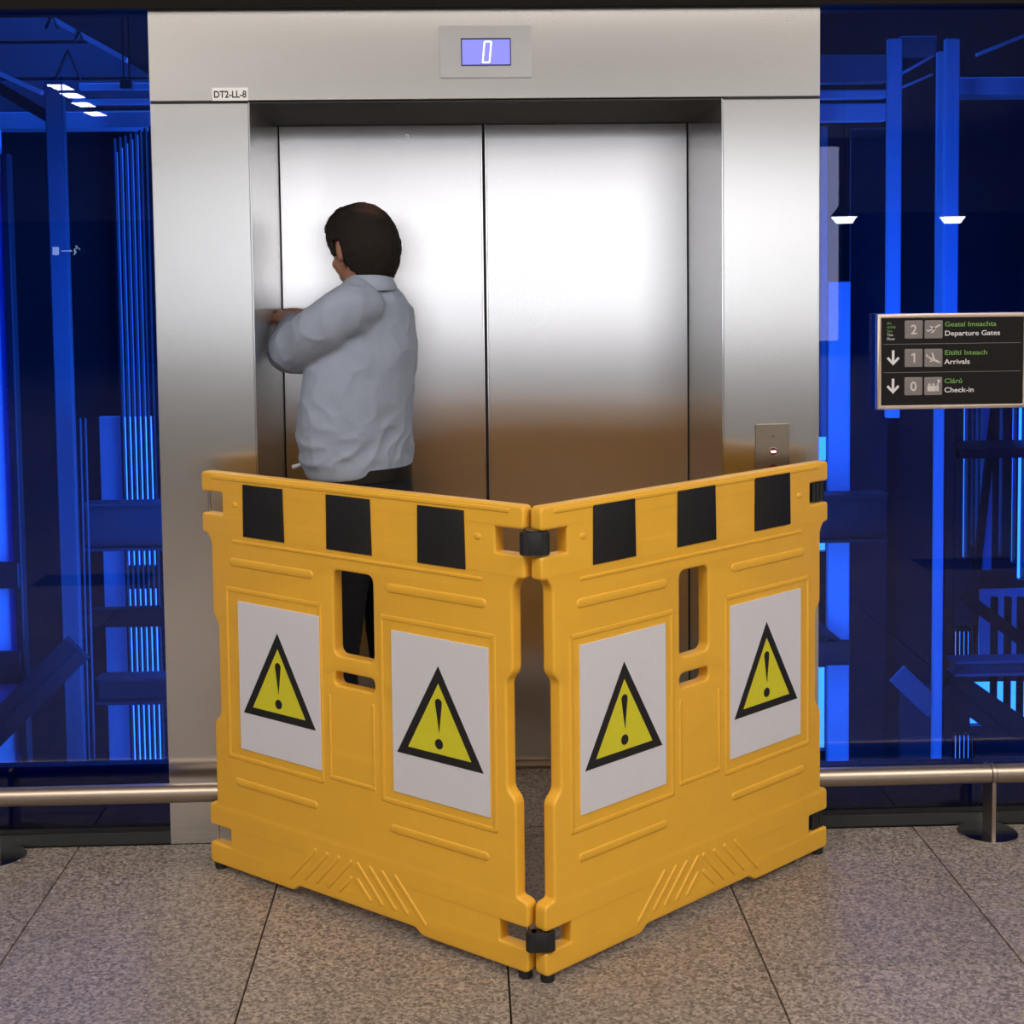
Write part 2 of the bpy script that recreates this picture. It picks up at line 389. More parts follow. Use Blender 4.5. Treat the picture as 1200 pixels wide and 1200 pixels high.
for i in range(7):
    a = WX0+i*2.0
    if i < 6: box('pane', a+.04, a+1.96, -24.12, -24.10, WZ0, WZ1, 'dimmed_glass' if i < 2 else 'clear_glass', wn)
    box('mullion', a-.04, a+.04, -24.16, -24.04, WZ0, WZ1, 'greywall', wn)

# ---------------------------------------------------------------- handrails
def rail(name, x0, x1, posts, label):
    r = thing(name, label, 'rail', (posts[0], -.1, 0))
    ox = posts[0]; zc = .186 if x0 < 0 else .188; R = .0265
    bm = bmesh.new(); add_cyl(bm, (x0-ox, 0, zc), (x1-ox, 0, zc), R, seg=40, bev=.004); shade(obj('tube', bm, 'rail', r))
    for p in posts:
        x = p-ox
        bm = bmesh.new(); add_cyl(bm, (x, .03, 0), (x, .03, .008), .084, seg=48, bev=.002); shade(obj('base_disc', bm, 'chrome', r), 30)
        bm = bmesh.new(); add_box(bm, x-.0055, x+.0055, -.02, .055, .008, zc+.012, .0008)
        b2 = bmesh.new()
        obj('post', bm, 'rail', r); b2.free()
        bm = bmesh.new(); add_cyl(bm, (x-.0055, 0, zc), (x+.0055, 0, zc), R+.0022, seg=40); bd = shade(obj('band', bm, 'rail', r))
        for s in (-1, 1):
            bm = bmesh.new(); add_cyl(bm, (x+s*.0055, 0, zc), (x+s*.0075, 0, zc), R+.0008, seg=40); shade(obj('band_joint', bm, 'seam', bd))  # black joint lines where the band wraps the tube
    return r
rail('guard_rail', -2.6, -.60, [-1.335, -2.45], 'low steel tube rail in front of the left blue glass')
rail('guard_rail', .76, 3.08, [1.475, 2.9], 'low steel tube rail in front of the right blue glass')

# ---------------------------------------------------------------- wayfinding sign
YS = -.022
A = at(1028, 368.3, YS); B = at(1029.5, 480, YS); Rr = at(1199, 424, YS)
W_, H_ = Rr.x-A.x+.011, A.z-B.z
sg = thing('wayfinding_sign', 'black bilingual airport directory sign in a satin frame on the right glass', 'sign', (A.x, YS, B.z))
bw = .0115
plate('frame', [[(0, 0), (W_, 0), (W_, H_), (0, H_)], [(bw, bw), (bw, H_-bw), (W_-bw, H_-bw), (W_-bw, bw)]], .024, .0015, 'signframe', sg, 1, -.003)
pn = box('panel', bw*.8, W_-bw*.8, 0, .018, bw*.8, H_-bw*.8, 'signblack', sg)
box('mount', .05, W_-.05, .018, .036, .05, H_-.05, 'signblack', sg)
S = H_/111.7    # metres per photo pixel
def P(px, py): return ((px-1028.5)*S, H_-(py-368.3+(px-1028)*.007)*S)
rows = [('2', 386.3, 'Geataí Imeachta', 'Departure Gates'), ('1', 419.6, 'Eitiltí Isteach', 'Arrivals'), ('0', 452.8, 'Clárú', 'Check-in')]
for k, (num, cy_, ga, en) in enumerate(rows):
    for j, cxp in enumerate((1071.5, 1095)):
        x, z = P(cxp, cy_); q = 10.6*S
        sq = plate('square', [roundpoly([(x-q, z-q), (x+q, z-q), (x+q, z+q), (x-q, z+q)], .004)], .002, .0003, 'tile_grey', pn, 1, -.0015)
        if j == 0:
            if num == '1':
                bm = bmesh.new(); poly(bm, [(x-.0005, z-.0135), (x+.0042, z-.0135), (x+.0042, z+.0135), (x, z+.0135), (x-.0075, z+.009), (x-.006, z+.0055), (x-.0005, z+.008)], -.0026, -.0012)
                obj('number', bm, 'squaremark', pn)
            else: text('number', num, x, z-.0130, .0375, 'squaremark', pn, -.0022, 'CENTER', bold=.0005)
        else:
            bm = bmesh.new()
            def L_(pts): poly(bm, [(x+a*S, z+b*S) for a, b in pts], -.0026, -.0012)
            if k == 0:      # climbing aircraft
                L_([(-8, -2), (-6, -2.6), (-3, -1.2), (6, 3.4), (8.5, 5.2), (7.5, 6), (3, 4), (-5, -.6), (-8.6, -.2)])
                L_([(-1, 0), (2.4, 1.6), (-2.5, 3.8), (-5.5, 4.2)]); L_([(0, -.4), (3.2, 1.2), (-1, -4), (-3.6, -4.6)])
            elif k == 1:    # descending aircraft
                L_([(-8.5, 5.4), (-7, 2.6), (-3, .2), (6, -3.6), (8.6, -5.6), (8, -6.2), (3, -5), (-4, -1.6), (-9, 2.6)])
                L_([(-1, -.8), (2, -2.2), (-1, 6), (-2.4, 6.2)]); L_([(-2, -2), (1, -3.4), (-4, -5), (-5, -4.6)])
            else:           # check-in desk with bags and a person
                L_([(-7, -6), (3, -6), (3, .5), (-7, .5)]); L_([(-6, 1), (-3.4, 1), (-3.4, 3), (-6, 3)]); L_([(-1.4, 1), (1.6, 1), (1.6, 3), (-1.4, 3)])
                L_([(3.6, -6), (6.4, -6), (6.4, 1), (3.6, 1)]); L_([(4, 1.4), (5.6, 1.4), (7.2, 4.6), (5.8, 4.8)])
                L_([(5+2*math.cos(a*PI/4)+1.4, 6+2*math.sin(a*PI/4)) for a in range(8)])
            obj('pictogram', bm, 'squaremark', pn)
    x, z = P(1108, cy_)
    wg, we = ((61, 65.5), (50.5, 30), (21, 35))[k]
    text('lettering', ga, x, z+3.3*S, .0195, 'green', pn, -.0008, bold=.0001, width=wg*S)
    text('lettering', en, x, z-7.4*S, .0200, 'white', pn, -.0008, bold=.0002, width=we*S)
    if k:
        x, z = P(1047.5, cy_); bm = bmesh.new()
        poly(bm, [(x+a*S, z+b*S) for a, b in [(-1.5, 9), (1.5, 9), (1.5, -3.2), (5.6, 1.4), (7.6, -.6), (0, -8.6), (-7.6, -.6), (-5.6, 1.4), (-1.5, -3.2)]], -.0008, .0004)
        obj('arrow', bm, 'white', pn)
        z2 = P(1110, cy_-16.6)[1]; box('divider', .018, W_-.018, -.0006, .0004, z2-.0006, z2+.0006, 'tile_grey', pn)
    else:
        for j, s_ in enumerate(('An', 'tUrlár', 'Seo', 'This', 'Floor')):
            x, z = P(1040, 379+j*4.6)
            text('lettering', s_, x, z-.003, .0105, 'green' if j < 3 else 'white', pn, -.0008)

# ---------------------------------------------------------------- folding barrier
HW = .545; TH = .036
def outline():
    half = [(.33-.53+.0, .018)]
    h = [(.200, .034), (.222, .018), (HW, .018), (HW, .076), (.462, .076), (.462, .124), (HW, .124), (HW, .184), (.514, .190), (.514, .415), (.490, .438),
         (.490, .690), (.510, .712), (.510, .908), (.526, .931), (HW, .931), (HW, .985), (.463, .985), (.463, 1.043), (HW, 1.043), (HW, 1.097)]
    rr = [.006, .010, .014, .010, .003, .003, .010, .022, .006, .012, .012, .012, .014, .012, .008, .010, .010, .003, .003, .010, .014]
    pts = h + [(-x, z) for x, z in h[::-1]]; rs = rr+rr[::-1]
    return roundpoly(pts, rs)
def capsule(bm, x0, z0, x1, z1, r, depth, seg=8):
    """soft raised rib on the front face"""
    d = Vector((x1-x0, z1-z0)); L = d.length; d.normalize(); n = Vector((-d.y, d.x))
    rings = []
    prof = [(1.0, .001), (.86, -depth*.6), (.6, -depth*.95), (.0, -depth)]
    for f, y in prof:
        ring = []
        for e, (cx_, cz_) in enumerate(((x1, z1), (x0, z0))):
            for k in range(seg+1):
                a = -PI/2+PI*k/seg+(PI if e else 0)
                ring.append(bm.verts.new((cx_+(d.x*math.cos(a)+n.x*math.sin(a))*r*max(f, .02), y, cz_+(d.y*math.cos(a)+n.y*math.sin(a))*r*max(f, .02))))
        rings.append(ring)
    N_ = len(rings[0])
    for i in range(len(rings)-1):
        for k in range(N_): bm.faces.new((rings[i][k], rings[i][(k+1) % N_], rings[i+1][(k+1) % N_], rings[i+1][k]))
    bm.faces.new(rings[-1]); bm.faces.new(rings[0][::-1])
def groove_frame(bm, x0, x1, z0, z1, r=.007, d=.0022):
    capsule(bm, x0, z0, x1, z0, r, d); capsule(bm, x0, z1, x1, z1, r, d); capsule(bm, x0, z0, x0, z1, r, d); capsule(bm, x1, z0, x1, z1, r, d)
def ring2(x0, x1, z0, z1, r): return roundpoly([(x0, z0), (x0, z1), (x1, z1), (x1, z0)], r, 8)

def barrier(label, a, b, c, hx, blocks, papers, side):
    a = Vector((*a, 0)); b = Vector((*b, 0)); u = (b-a).normalized()
    rz = math.atan2(u.y, u.x); o = a+u*c
    t = thing('barrier_panel', label, 'barrier', o, rz, 'yellow folding barrier panels')
    loops = [outline(), ring2(hx[0], hx[1], .668, .884, .022), ring2(hx[0], hx[1], .592, .627, .016)]
    bd = plate('body', loops, TH, .006, 'yellow', t, 3)
    bm = bmesh.new()
    for x0, x1 in ((-.425, -.135), (.135, .425)):
        capsule(bm, x0, .862, x1, .862, .012, .0032); capsule(bm, x0, .266, x1, .266, .011, .003)
        groove_frame(bm, x0-.030, x1+.030, .334, .788, .007, .0018)
    capsule(bm, -.075, .352, .075, .352, .006, .002); capsule(bm, -.075, .36, -.075, .56, .005, .002); capsule(bm, .075, .36, .075, .56, .005, .002)
    capsule(bm, -.42, .918, .42, .918, .005, .0022); capsule(bm, -.50, 1.084, .50, 1.084, .006, .002)
    capsule(bm, -.415, 1.016, -.41, 1.016, .008, .003); capsule(bm, .41, 1.016, .415, 1.016, .008, .003)
    for s in (-1, 1):
        for k, (ax, az, bx_, bz) in enumerate(((.012, .104, .052, .064), (.012, .146, .092, .064), (.055, .146, .135, .064), (.095, .146, .175, .064), (.138, .146, .232, .052))):
            capsule(bm, s*ax, az, s*bx_, bz, .0065, .0026, 5)
    shade(obj('rib', bm, 'yellow', bd), 60); bpy.data.objects[bd.children[0].name]['kind'] = 'stuff'
    for x0, x1 in blocks:
        x0 -= c; x1 -= c; dz = .010 if side > 0 else 0
        plate('reflective_patch', [[(x0, .935+dz), (x1, .935+dz), (x1-.003, 1.073+dz), (x0+.002, 1.073+dz)]], .0022, .0004, 'patch', t, 1, -.0032)
    for x0, x1 in papers:
        x0 -= c; x1 -= c; dz = .005 if side > 0 else 0
        pp = box('warning_board', x0, x1, -.0036, .001, .362+dz, .760+dz, 'paper', t, .0004)
        m_ = (x0+x1)/2-.001; zb = .463+dz; h = .2315; w_ = .134
        plate('triangle_border', [[(m_-w_, zb), (m_+w_, zb), (m_, zb+h)], [(m_-w_*.735, zb+.0195), (m_, zb+h-.041), (m_+w_*.735, zb+.0195)]], .0010, .0002, 'ink', pp, 1, -.0046)
        bm = bmesh.new(); poly(bm, [(m_-w_*.74, zb+.019), (m_+w_*.74, zb+.019), (m_, zb+h-.040)], -.0041, -.003); obj('triangle_face', bm, 'sign_yellow', pp)
        bm = bmesh.new()
        tear = [(m_+.001, zb+.071)]+[(m_+.0105*math.cos(q), zb+.143+.0105*math.sin(q)) for q in [PI*i/8-.15 for i in range(0, 10)]]
        poly(bm, tear, -.0048, -.0035)
        poly(bm, [(m_+.0125*math.cos(q*PI/8), zb+.044+.0125*math.sin(q*PI/8)) for q in range(16)], -.0048, -.0035)
        obj('exclamation_mark', bm, 'ink', pp)
    for s in (-1, 1):
        bm = bmesh.new(); add_cyl(bm, (s*(HW-.022), TH/2, 0), (s*(HW-.022), TH/2, .024), .0165, seg=20, bev=.003); shade(obj('foot', bm, 'black', t))
        for z0, z1 in ((.065, .135), (.975, 1.052)):
            bm = bmesh.new(); add_cyl(bm, (s*(HW-.012), TH/2, z0), (s*(HW-.012), TH/2, z1), .0045 if s*side < 0 else .004, seg=12); shade(obj('hinge_pin', bm, 'chrome', t))
    return t
LB = barrier('left yellow plastic barrier panel, its end near the man', (-.700, -.185), (.145, -.880), .522, (-.056, .080),
             ((.143, .297), (.449, .603), (.752, .899)), ((.116, .417), (.664, .963)), -1)
RB = barrier('right yellow plastic barrier panel, its end near the call button', (.163, -.885), (1.0, -.160), .545, (-.076, .034),
             ((.163, .309), (.459, .607), (.763, .916)), ((.116, .412), (.662, .961)), 1)
# black hinge clips: two wrap the meeting pins, two hang folded at the free end
def clip(z0, z1, world_pos, parent):
    inv = (Matrix.Translation(parent.location) @ Matrix.Rotation(parent.rotation_euler.z, 4, 'Z')).inverted()
    bm = bmesh.new()
    for s in (-1, 1): add_cyl(bm, (world_pos[0]+s*.0205, world_pos[1]-.004, z0), (world_pos[0]+s*.0205, world_pos[1]-.004, z1), .0135, seg=18, bev=.002)
    add_box(bm, world_pos[0]-.0205, world_pos[0]+.0205, world_pos[1]-.0165, world_pos[1]+.0075, z0, z1, .001)
    bmesh.ops.transform(bm, matrix=inv, verts=bm.verts)
    shade(obj('hinge_clip', bm, 'black', parent))
hp = at(626.5, 640, -.872)
clip(.989, 1.041, (hp.x, -.868), RB)
hp2 = at(633.5, 1105, -.872)
clip(.078, .124, (hp2.x, -.868), RB)
for z0, z1 in ((.988, 1.041), (.078, .122)):
    bm = bmesh.new()
    for k, x in enumerate((.474, .492, .509, .527)):
        add_cyl(bm, (x, .012+(.004 if k == 0 else 0), z0), (x, .012+(.004 if k == 0 else 0), z1), .0088 if k else .0065, seg=14, bev=.0015)
    add_box(bm, .478, .540, .014, .026, z0, z1, .001)
    shade(obj('hinge_clip', bm, 'black', RB))

# ---------------------------------------------------------------- lift shaft steelwork behind the glass
def wallholes(name, x0, y0, x1, y1, Y, holes, mt='navy', th=.05):
    """dark cladding with openings; all figures are photo pixels read on the plane y=Y"""
    def wx(px, py): return at(px, py, Y).x
    X0, X1 = wx(x0, 600), wx(x1, 600); Z1, Z0 = at((x0+x1)/2, y0, Y).z, at((x0+x1)/2, y1, Y).z
    hs = [(wx(h[0], (h[1]+h[3])/2), at((h[0]+h[2])/2, h[3], Y).z, wx(h[2], (h[1]+h[3])/2), at((h[0]+h[2])/2, h[1], Y).z) for h in holes]
    xs = sorted({X0, X1, *[min(max(h[0], X0), X1) for h in hs], *[min(max(h[2], X0), X1) for h in hs]}); bm = bmesh.new()
    for xa, xb in zip(xs, xs[1:]):
        z = Z0
        for h in sorted([h for h in hs if h[0] <= xa+1e-6 and h[2] >= xb-1e-6], key=lambda h: h[1])+[(0, Z1, 0, Z1)]:
            if h[1] > z+.001: add_box(bm, xa, xb, Y, Y+th, z, h[1])
            z = max(z, h[3])
    return tag(obj(name, bm, mt), kind='structure')
def slab(name, px0, py0, px1, py1, Y, mt, label=None, cat=None, group=None, th=.08, parent=None, bev=.004):
    my, mx_ = (py0+py1)/2, (px0+px1)/2
    x0, x1 = at(px0, my, Y).x, at(px1, my, Y).x; z1, z0 = at(mx_, py0, Y).z, at(mx_, py1, Y).z
    o = box(name, x0, x1, Y, Y+th, z0, z1, mt, parent, min(bev, abs(x1-x0)*.2, abs(z1-z0)*.2), 1)
    return tag(o, label, cat, group) if label else o
def girder(name, px0, py0, px1, py1, Y, mt, label, cat='column', group=None, d=.10):
    """H-section column or beam: two flanges and a web"""
    my, mx_ = (py0+py1)/2, (px0+px1)/2
    x0, x1 = at(px0, my, Y).x, at(px1, my, Y).x; z1, z0 = at(mx_, py0, Y).z, at(mx_, py1, Y).z
    t = thing(name, label, cat, ((x0+x1)/2, Y, z0), 0, group); hx_ = (x1-x0)/2; H = z1-z0
    if H > 2*hx_:
        box('flange', -hx_, hx_, 0, .008, 0, H, mt, t, .001, 1); box('flange', -hx_, hx_, d-.008, d, 0, H, mt, t, .001, 1); box('web', -.005, .005, .008, d-.008, 0, H, mt, t)
    else:
        box('web', -hx_, hx_, d/2, d/2+.008, .012, H-.012, mt, t); box('flange', -hx_, hx_, 0, d, 0, .012, mt, t, .001, 1); box('flange', -hx_, hx_, 0, d, H-.012, H, mt, t, .001, 1)
    return t
def bar(name, p, q, Y, w_, mt, label=None, cat=None, group=None, d=.05, parent=None):
    p = at(*p, Y); q = at(*q, Y); dv = Vector((q.x-p.x, q.z-p.z)); n = Vector((-dv.y, dv.x)).normalized()*w_/2
    bm = bmesh.new(); poly(bm, [(p.x+n.x, p.z+n.y), (q.x+n.x, q.z+n.y), (q.x-n.x, q.z-n.y), (p.x-n.x, p.z-n.y)], Y, Y+d)
    o = obj(name, bm, mt, parent); return tag(o, label, cat, group) if label else o

# left bay
wallholes('wall_shaft_left', -120, 2, 205, 1200, 3.3, [(140, 488, 183, 588), (146, 645, 185, 664), (146, 690, 187, 712), (148, 735, 188, 792), (150, 826, 190, 896), (-110, 478, 3, 508)])
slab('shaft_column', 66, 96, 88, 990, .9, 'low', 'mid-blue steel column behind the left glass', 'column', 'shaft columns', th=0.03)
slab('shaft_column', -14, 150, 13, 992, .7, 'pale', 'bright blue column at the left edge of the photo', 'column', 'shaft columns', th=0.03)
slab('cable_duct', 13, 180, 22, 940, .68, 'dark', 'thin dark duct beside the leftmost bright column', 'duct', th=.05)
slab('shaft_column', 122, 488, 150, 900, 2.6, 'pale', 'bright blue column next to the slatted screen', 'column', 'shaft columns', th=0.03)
for k, px in enumerate((97, 103)):
    p, q = at(px-3, 490, .8), at(px+8, 905, .8)
    bm = bmesh.new(); add_cyl(bm, (q.x, .8, q.z), (p.x+.0, .8, p.z), .004, seg=10)
    tag(shade(obj('conduit', bm, 'dim')), ('left' if k == 0 else 'right')+' of two thin conduits beside the mid-blue column', 'conduit', 'conduits on the left')
girder('shaft_beam', 97, 590, 193, 646, 1.5, 'dim', 'dark blue crossbeam over the slatted screen', 'beam')
slab('crossbar', 100, 714, 200, 735, 2.138, 'dark', 'narrow dark crossbar between the slatted windows', 'beam', th=.06)
girder('shaft_beam', 112, 795, 198, 826, 1.6, 'dim', 'lowest dark crossbeam over the slatted screen', 'beam')
slab('shaft_beam', -20, 660, 22, 690, .66, 'dark', 'dark crossbar over the leftmost bright column, upper one', 'beam', th=.03)
slab('shaft_beam', -20, 765, 24, 802, .66, 'dark', 'dark crossbar over the leftmost bright column, lower one', 'beam', th=.03)
bar('stair_stringer', (-40, 890), (90, 760), .62, .10, 'dark', 'dark sloping stair stringer at the lower left', 'stair stringer', d=.03)
slab('ledge', -20, 918, 30, 990, .6, 'dark', 'dark ledge at the foot of the leftmost column', 'ledge', th=.03)
ss = thing('slatted_screen', 'upright slatted screen with bright slits left of the lift surround', 'screen', (0, 0, 0))
for k in range(8):
    px = 142.5+k*6.1
    x0 = at(px-1.15, 500, 2.2).x; x1 = at(px+1.15, 500, 2.2).x; z0, z1 = at(px, 905, 2.2).z, at(px, 150+(6-k)*2, 2.2).z
    box('slat', x0, x1, 2.2, 2.24, z0, z1, 'dark', ss)
for k in range(5):
    px = 145.5+k*6.1; x0 = at(px-.9, 500, 2.6).x; x1 = at(px+.9, 500, 2.6).x
    box('guide_rail', x0, x1, 2.6, 2.62, at(px, 488, 2.6).z, at(px, 178-k*5, 2.6).z, 'pale', ss)
# upper left: a lit roof soffit with a sloping edge, beams and hangers
bm = bmesh.new(); q = [at(x, y, 3.2) for x, y in ((-80, 17), (58, 17), (100, 42), (182, 92), (182, 150), (-80, 150))]
poly(bm, [(v.x, v.z) for v in q], 3.2, 3.28); tag(obj('roof_soffit', bm, 'mid'), 'broad blue roof soffit filling the upper left glass', 'soffit')
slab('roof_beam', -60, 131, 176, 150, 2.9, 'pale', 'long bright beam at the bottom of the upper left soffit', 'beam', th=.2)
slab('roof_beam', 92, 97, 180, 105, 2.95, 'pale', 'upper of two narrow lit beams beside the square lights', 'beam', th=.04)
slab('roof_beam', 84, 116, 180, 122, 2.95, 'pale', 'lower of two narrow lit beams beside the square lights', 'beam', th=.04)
slab('roof_joist', -60, 90, 182, 93, 3.05, 'dark', 'thin dark joist across the middle of the soffit', 'joist', th=.04)
slab('roof_joist', -60, 47, 100, 50, 3.05, 'dark', 'thin dark joist across the top of the soffit', 'joist', th=.04)
slab('roof_joist', 100, 124, 182, 128, 3.05, 'dark', 'thin dark joist just above the long bright beam', 'joist', th=.04)
bar('roof_edge', (58, 20), (148, 70), 2.7, .022, 'pale', 'sloping pale roof edge at the upper left', 'roof edge')
bar('roof_brace', (-6, 84), (48, 108), 2.8, .022, 'pale', 'short bright brace near the upper left corner', 'brace')
bar('roof_brace', (-20, 92), (58, 138), 2.75, .05, 'dark', 'dark sloping brace near the upper left corner', 'brace')
for k, (px, py, h, w_) in enumerate(((60, 16, 17, 7), (92, 36, 12, 5), (79, 58, 36, 15))):
    nm = ('upper', 'middle', 'lowest')[k]
    bar('hanger', (px, py), (px-w_, py+h), 2.65, .007, 'dark', nm+' V-shaped hanger under the roof edge, its left leg', 'hanger', d=.02)
    bar('hanger', (px, py), (px+w_, py+h), 2.65, .007, 'dark', nm+' V-shaped hanger under the roof edge, its right leg', 'hanger', d=.02)
hr = thing('hoist_rod', 'pair of dark rods with a block at the top left of the surround', 'hoist', at(148, 104, 2.0))
for dx in (-.010, .014):
    bm = bmesh.new(); add_cyl(bm, (dx, 0, .02), (dx, 0, .9), .0035, seg=8); obj('rod', bm, 'dark', hr)
box('block', -.022, .026, -.02, .02, 0, .035, 'dark', hr, .003)
# right bay
holesR = [(956, 512, 971, 541), (956, 628, 970, 647), (955, 782, 969, 880),
          (1129, 478, 1134, 655), (1138, 478, 1141, 640), (1143, 478, 1147, 640), (1152, 478, 1163, 668), (1171, 478, 1175, 650), (1186, 478, 1191, 660), (1193, 478, 1201, 680), (1204, 478, 1240, 680),
          (1119, 740, 1143, 772), (1137, 798, 1260, 850), (1115, 862, 1143, 894), (1240, 478, 1300, 560)]
wallholes('wall_shaft_right', 950, 2, 1340, 1200, 2.6, holesR)
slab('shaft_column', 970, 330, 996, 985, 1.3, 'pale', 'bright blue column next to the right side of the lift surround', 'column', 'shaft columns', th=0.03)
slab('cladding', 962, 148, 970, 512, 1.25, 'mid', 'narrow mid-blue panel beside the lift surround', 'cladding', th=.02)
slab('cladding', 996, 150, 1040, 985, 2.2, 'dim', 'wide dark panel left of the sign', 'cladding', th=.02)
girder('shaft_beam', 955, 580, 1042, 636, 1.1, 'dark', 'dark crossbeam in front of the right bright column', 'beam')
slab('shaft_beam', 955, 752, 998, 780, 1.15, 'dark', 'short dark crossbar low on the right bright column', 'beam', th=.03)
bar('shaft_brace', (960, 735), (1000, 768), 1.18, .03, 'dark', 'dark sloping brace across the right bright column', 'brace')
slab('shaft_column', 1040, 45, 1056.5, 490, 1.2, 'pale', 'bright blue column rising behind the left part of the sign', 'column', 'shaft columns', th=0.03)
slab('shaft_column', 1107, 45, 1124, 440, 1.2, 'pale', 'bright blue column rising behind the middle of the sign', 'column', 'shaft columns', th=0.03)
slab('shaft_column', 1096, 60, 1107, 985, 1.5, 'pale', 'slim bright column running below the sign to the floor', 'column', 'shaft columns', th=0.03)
slab('cladding', 1107, 440, 1118, 985, 1.9, 'dark', 'dark upright panel right of the slim bright column', 'cladding', th=.02)
for k, (y0, y1, mt) in enumerate(((64, 97, 'mid'), (105, 115, 'pale'), (121, 142, 'pale'))):
    slab('roof_beam', 955, y0, 1039, y1, 1.6, mt, ('highest', 'middle', 'lowest')[k]+' of three blue beams at the upper right of the surround', 'beam', 'upper right beams', th=.06)
slab('roof_beam', 1124, 90, 1260, 110, 1.9, 'pale', 'blue slab edge in the upper right corner', 'beam', th=.2)
slab('roof_beam', 1056, 42, 1098, 66, 2.2, 'mid', 'blue fascia between the two columns above the sign', 'fascia', th=.06)
for k, (y0, y1) in enumerate(((87, 66), (103, 87))):
    bar('roof_brace', (1056, y0), (1093, y1), 1.7, .010, 'pale', ('upper' if k == 0 else 'lower')+' of two slender bright braces above the sign', 'brace', d=.02)
bar('roof_brace', (1145, 64), (1200, 42), 1.7, .014, 'pale', 'slender bright brace in the upper right corner', 'brace', d=.02)
slab('cladding', 1152, 478, 1163, 668, 2.55, 'pale', 'blue strip seen between dark posts below the sign', 'cladding', th=.05)
bar('shaft_brace', (1167, 478), (1146, 668), 2.515, .03, 'dark', 'dark leaning rod below the sign', 'rod', d=.03)
slab('crossbar', 1124, 525, 1230, 537, 2.2, 'dark', 'dark crossbar through the posts below the sign', 'beam', th=.3)
girder('shaft_beam', 1119, 774, 1250, 792, 1.7, 'mid', 'blue landing beam at the lower right', 'beam')
bar('stair_stringer', (1132, 700), (1230, 775), 1.9, .05, 'dark', 'upper dark stair stringer at the lower right', 'stair stringer')
bar('stair_stringer', (1110, 800), (1260, 905), 1.75, .13, 'dark', 'lower dark stair stringer at the lower right', 'stair stringer')
for k, px in enumerate((1166, 1182, 1197)):
    slab('baluster', px-3.5, 700, px+3.5, 850, 2.0, 'dark', ('left', 'middle', 'right')[k]+' of three dark stair posts at the lower right', 'post', 'stair posts', th=.03)
slab('cladding', 1148, 690, 1215, 772, 2.53, 'pale', 'blue landing panel behind the stair posts', 'cladding', th=.02)
bar('shaft_brace', (1052, 790), (1096, 832), 1.6, .085, 'mid', 'blue sloping brace left of the slim bright column', 'brace', d=.02)
slab('cladding', 1054, 800, 1096, 985, 1.9, 'dim', 'dim blue panel below the sloping brace', 'cladding', th=.02)
s2 = thing('slatted_screen', 'short slatted screen with bright slits at the lower right glass', 'screen')
for k in range(6):
    px = 1118.5+k*5.0
    for (y0, y1) in ((735, 774), (860, 896)):
        x0, x1 = at(px-.9, (y0+y1)/2, 2.3).x, at(px+.9, (y0+y1)/2, 2.3).x
        box('slat', x0, x1, 2.3, 2.33, at(px, y1, 2.3).z, at(px, y0, 2.3).z, 'dark', s2)
# shaft side walls and base so daylight only enters from the top and through the openings
tag(box('wall_shaft_side', -3.2, -3.1, .12, 3.4, -1.9, 4.2, 'dark'), kind='structure')
tag(box('wall_shaft_end', 3.6, 3.7, .12, 3.4, -1.9, 4.2, 'dark'), kind='structure')
tag(box('shaft_daylight_blocker', -3.2, 3.7, .12, 2.1, 4.2, 4.3, 'navy'), kind='structure')  # unseen slab added to keep skylight off the column tops
tag(box('floor_shaft', -3.2, 3.7, .12, 3.4, -2.0, -1.9, 'dark'), kind='structure')

# ---------------------------------------------------------------- things behind the photographer, mirrored in the glass
for k, (px, py) in enumerate(((70, 97), (84, 107), (97.5, 118), (111, 129))):
    d = behind(px, py, 1.0); p0 = behind(px, py, 0); D = (4.17-p0.z)/(d.z-p0.z)
    p = behind(px, py, D)
    t = thing('ceiling_downlight', ('nearest', 'second', 'third', 'farthest')[k]+' square ceiling downlight mirrored in the upper left glass', 'light', (p.x, p.y, 4.12), 0, 'square downlights')
    box('housing', -.13, .13, -.26, .26, .0, .075, 'greywall', t, .004); box('diffuser', -.11, .11, -.24, .24, -.01, .0, 'lamp', t)
for k, (px, py) in enumerate(((990, 254), (1117, 254))):
    p = behind(px, py, 16)
    t = thing('pendant_lamp', ('left' if k == 0 else 'right')+' bright pendant lamp mirrored in the glass above the sign', 'light', (p.x, p.y, p.z), 0, 'pendant lamps')
    bm = bmesh.new(); add_cyl(bm, (0, 0, .0), (0, 0, .16), .20, .07, seg=24); shade(obj('shade', bm, 'greywall', t))
    bm = bmesh.new(); add_cyl(bm, (0, 0, -.09), (0, 0, 0), .11, .18, seg=24); shade(obj('bulb', bm, 'lamp', t))
    bm = bmesh.new(); add_cyl(bm, (0, 0, .16), (0, 0, 4.2-p.z), .006, seg=8); obj('cord', bm, 'black', t)
p = behind(77, 294, 14)
ex = thing('exit_sign', 'small lit exit sign mirrored in the left glass', 'sign', (p.x, p.y, p.z-.07))
box('housing', -.20, .20, -.04, 0, 0, .14, 'dark', ex, .004)
bm = bmesh.new()
poly(bm, [(-.17, .02), (-.09, .02), (-.09, .12), (-.17, .12)], 0.001, .003)
poly(bm, [(-.06, .064), (.05, .064), (.05, .052), (.075, .07), (.05, .088), (.05, .076), (-.06, .076)], .001, .003)
poly(bm, [(.10, .02), (.125, .05), (.11, .09), (.14, .10), (.165, .08), (.17, .09), (.145, .115), (.10, .10), (.09, .07), (.10, .05), (.085, .02)], .001, .003)
poly(bm, [(.125+.012*math.cos(a*PI/4), .125+.012*math.sin(a*PI/4)) for a in range(8)], .001, .003)
obj('pictogram', bm, 'exit', ex)
cr = thing('exit_sign_rod', 'thin rod holding the exit sign from the ceiling', 'rod', (p.x, p.y-.02, p.z+.07))
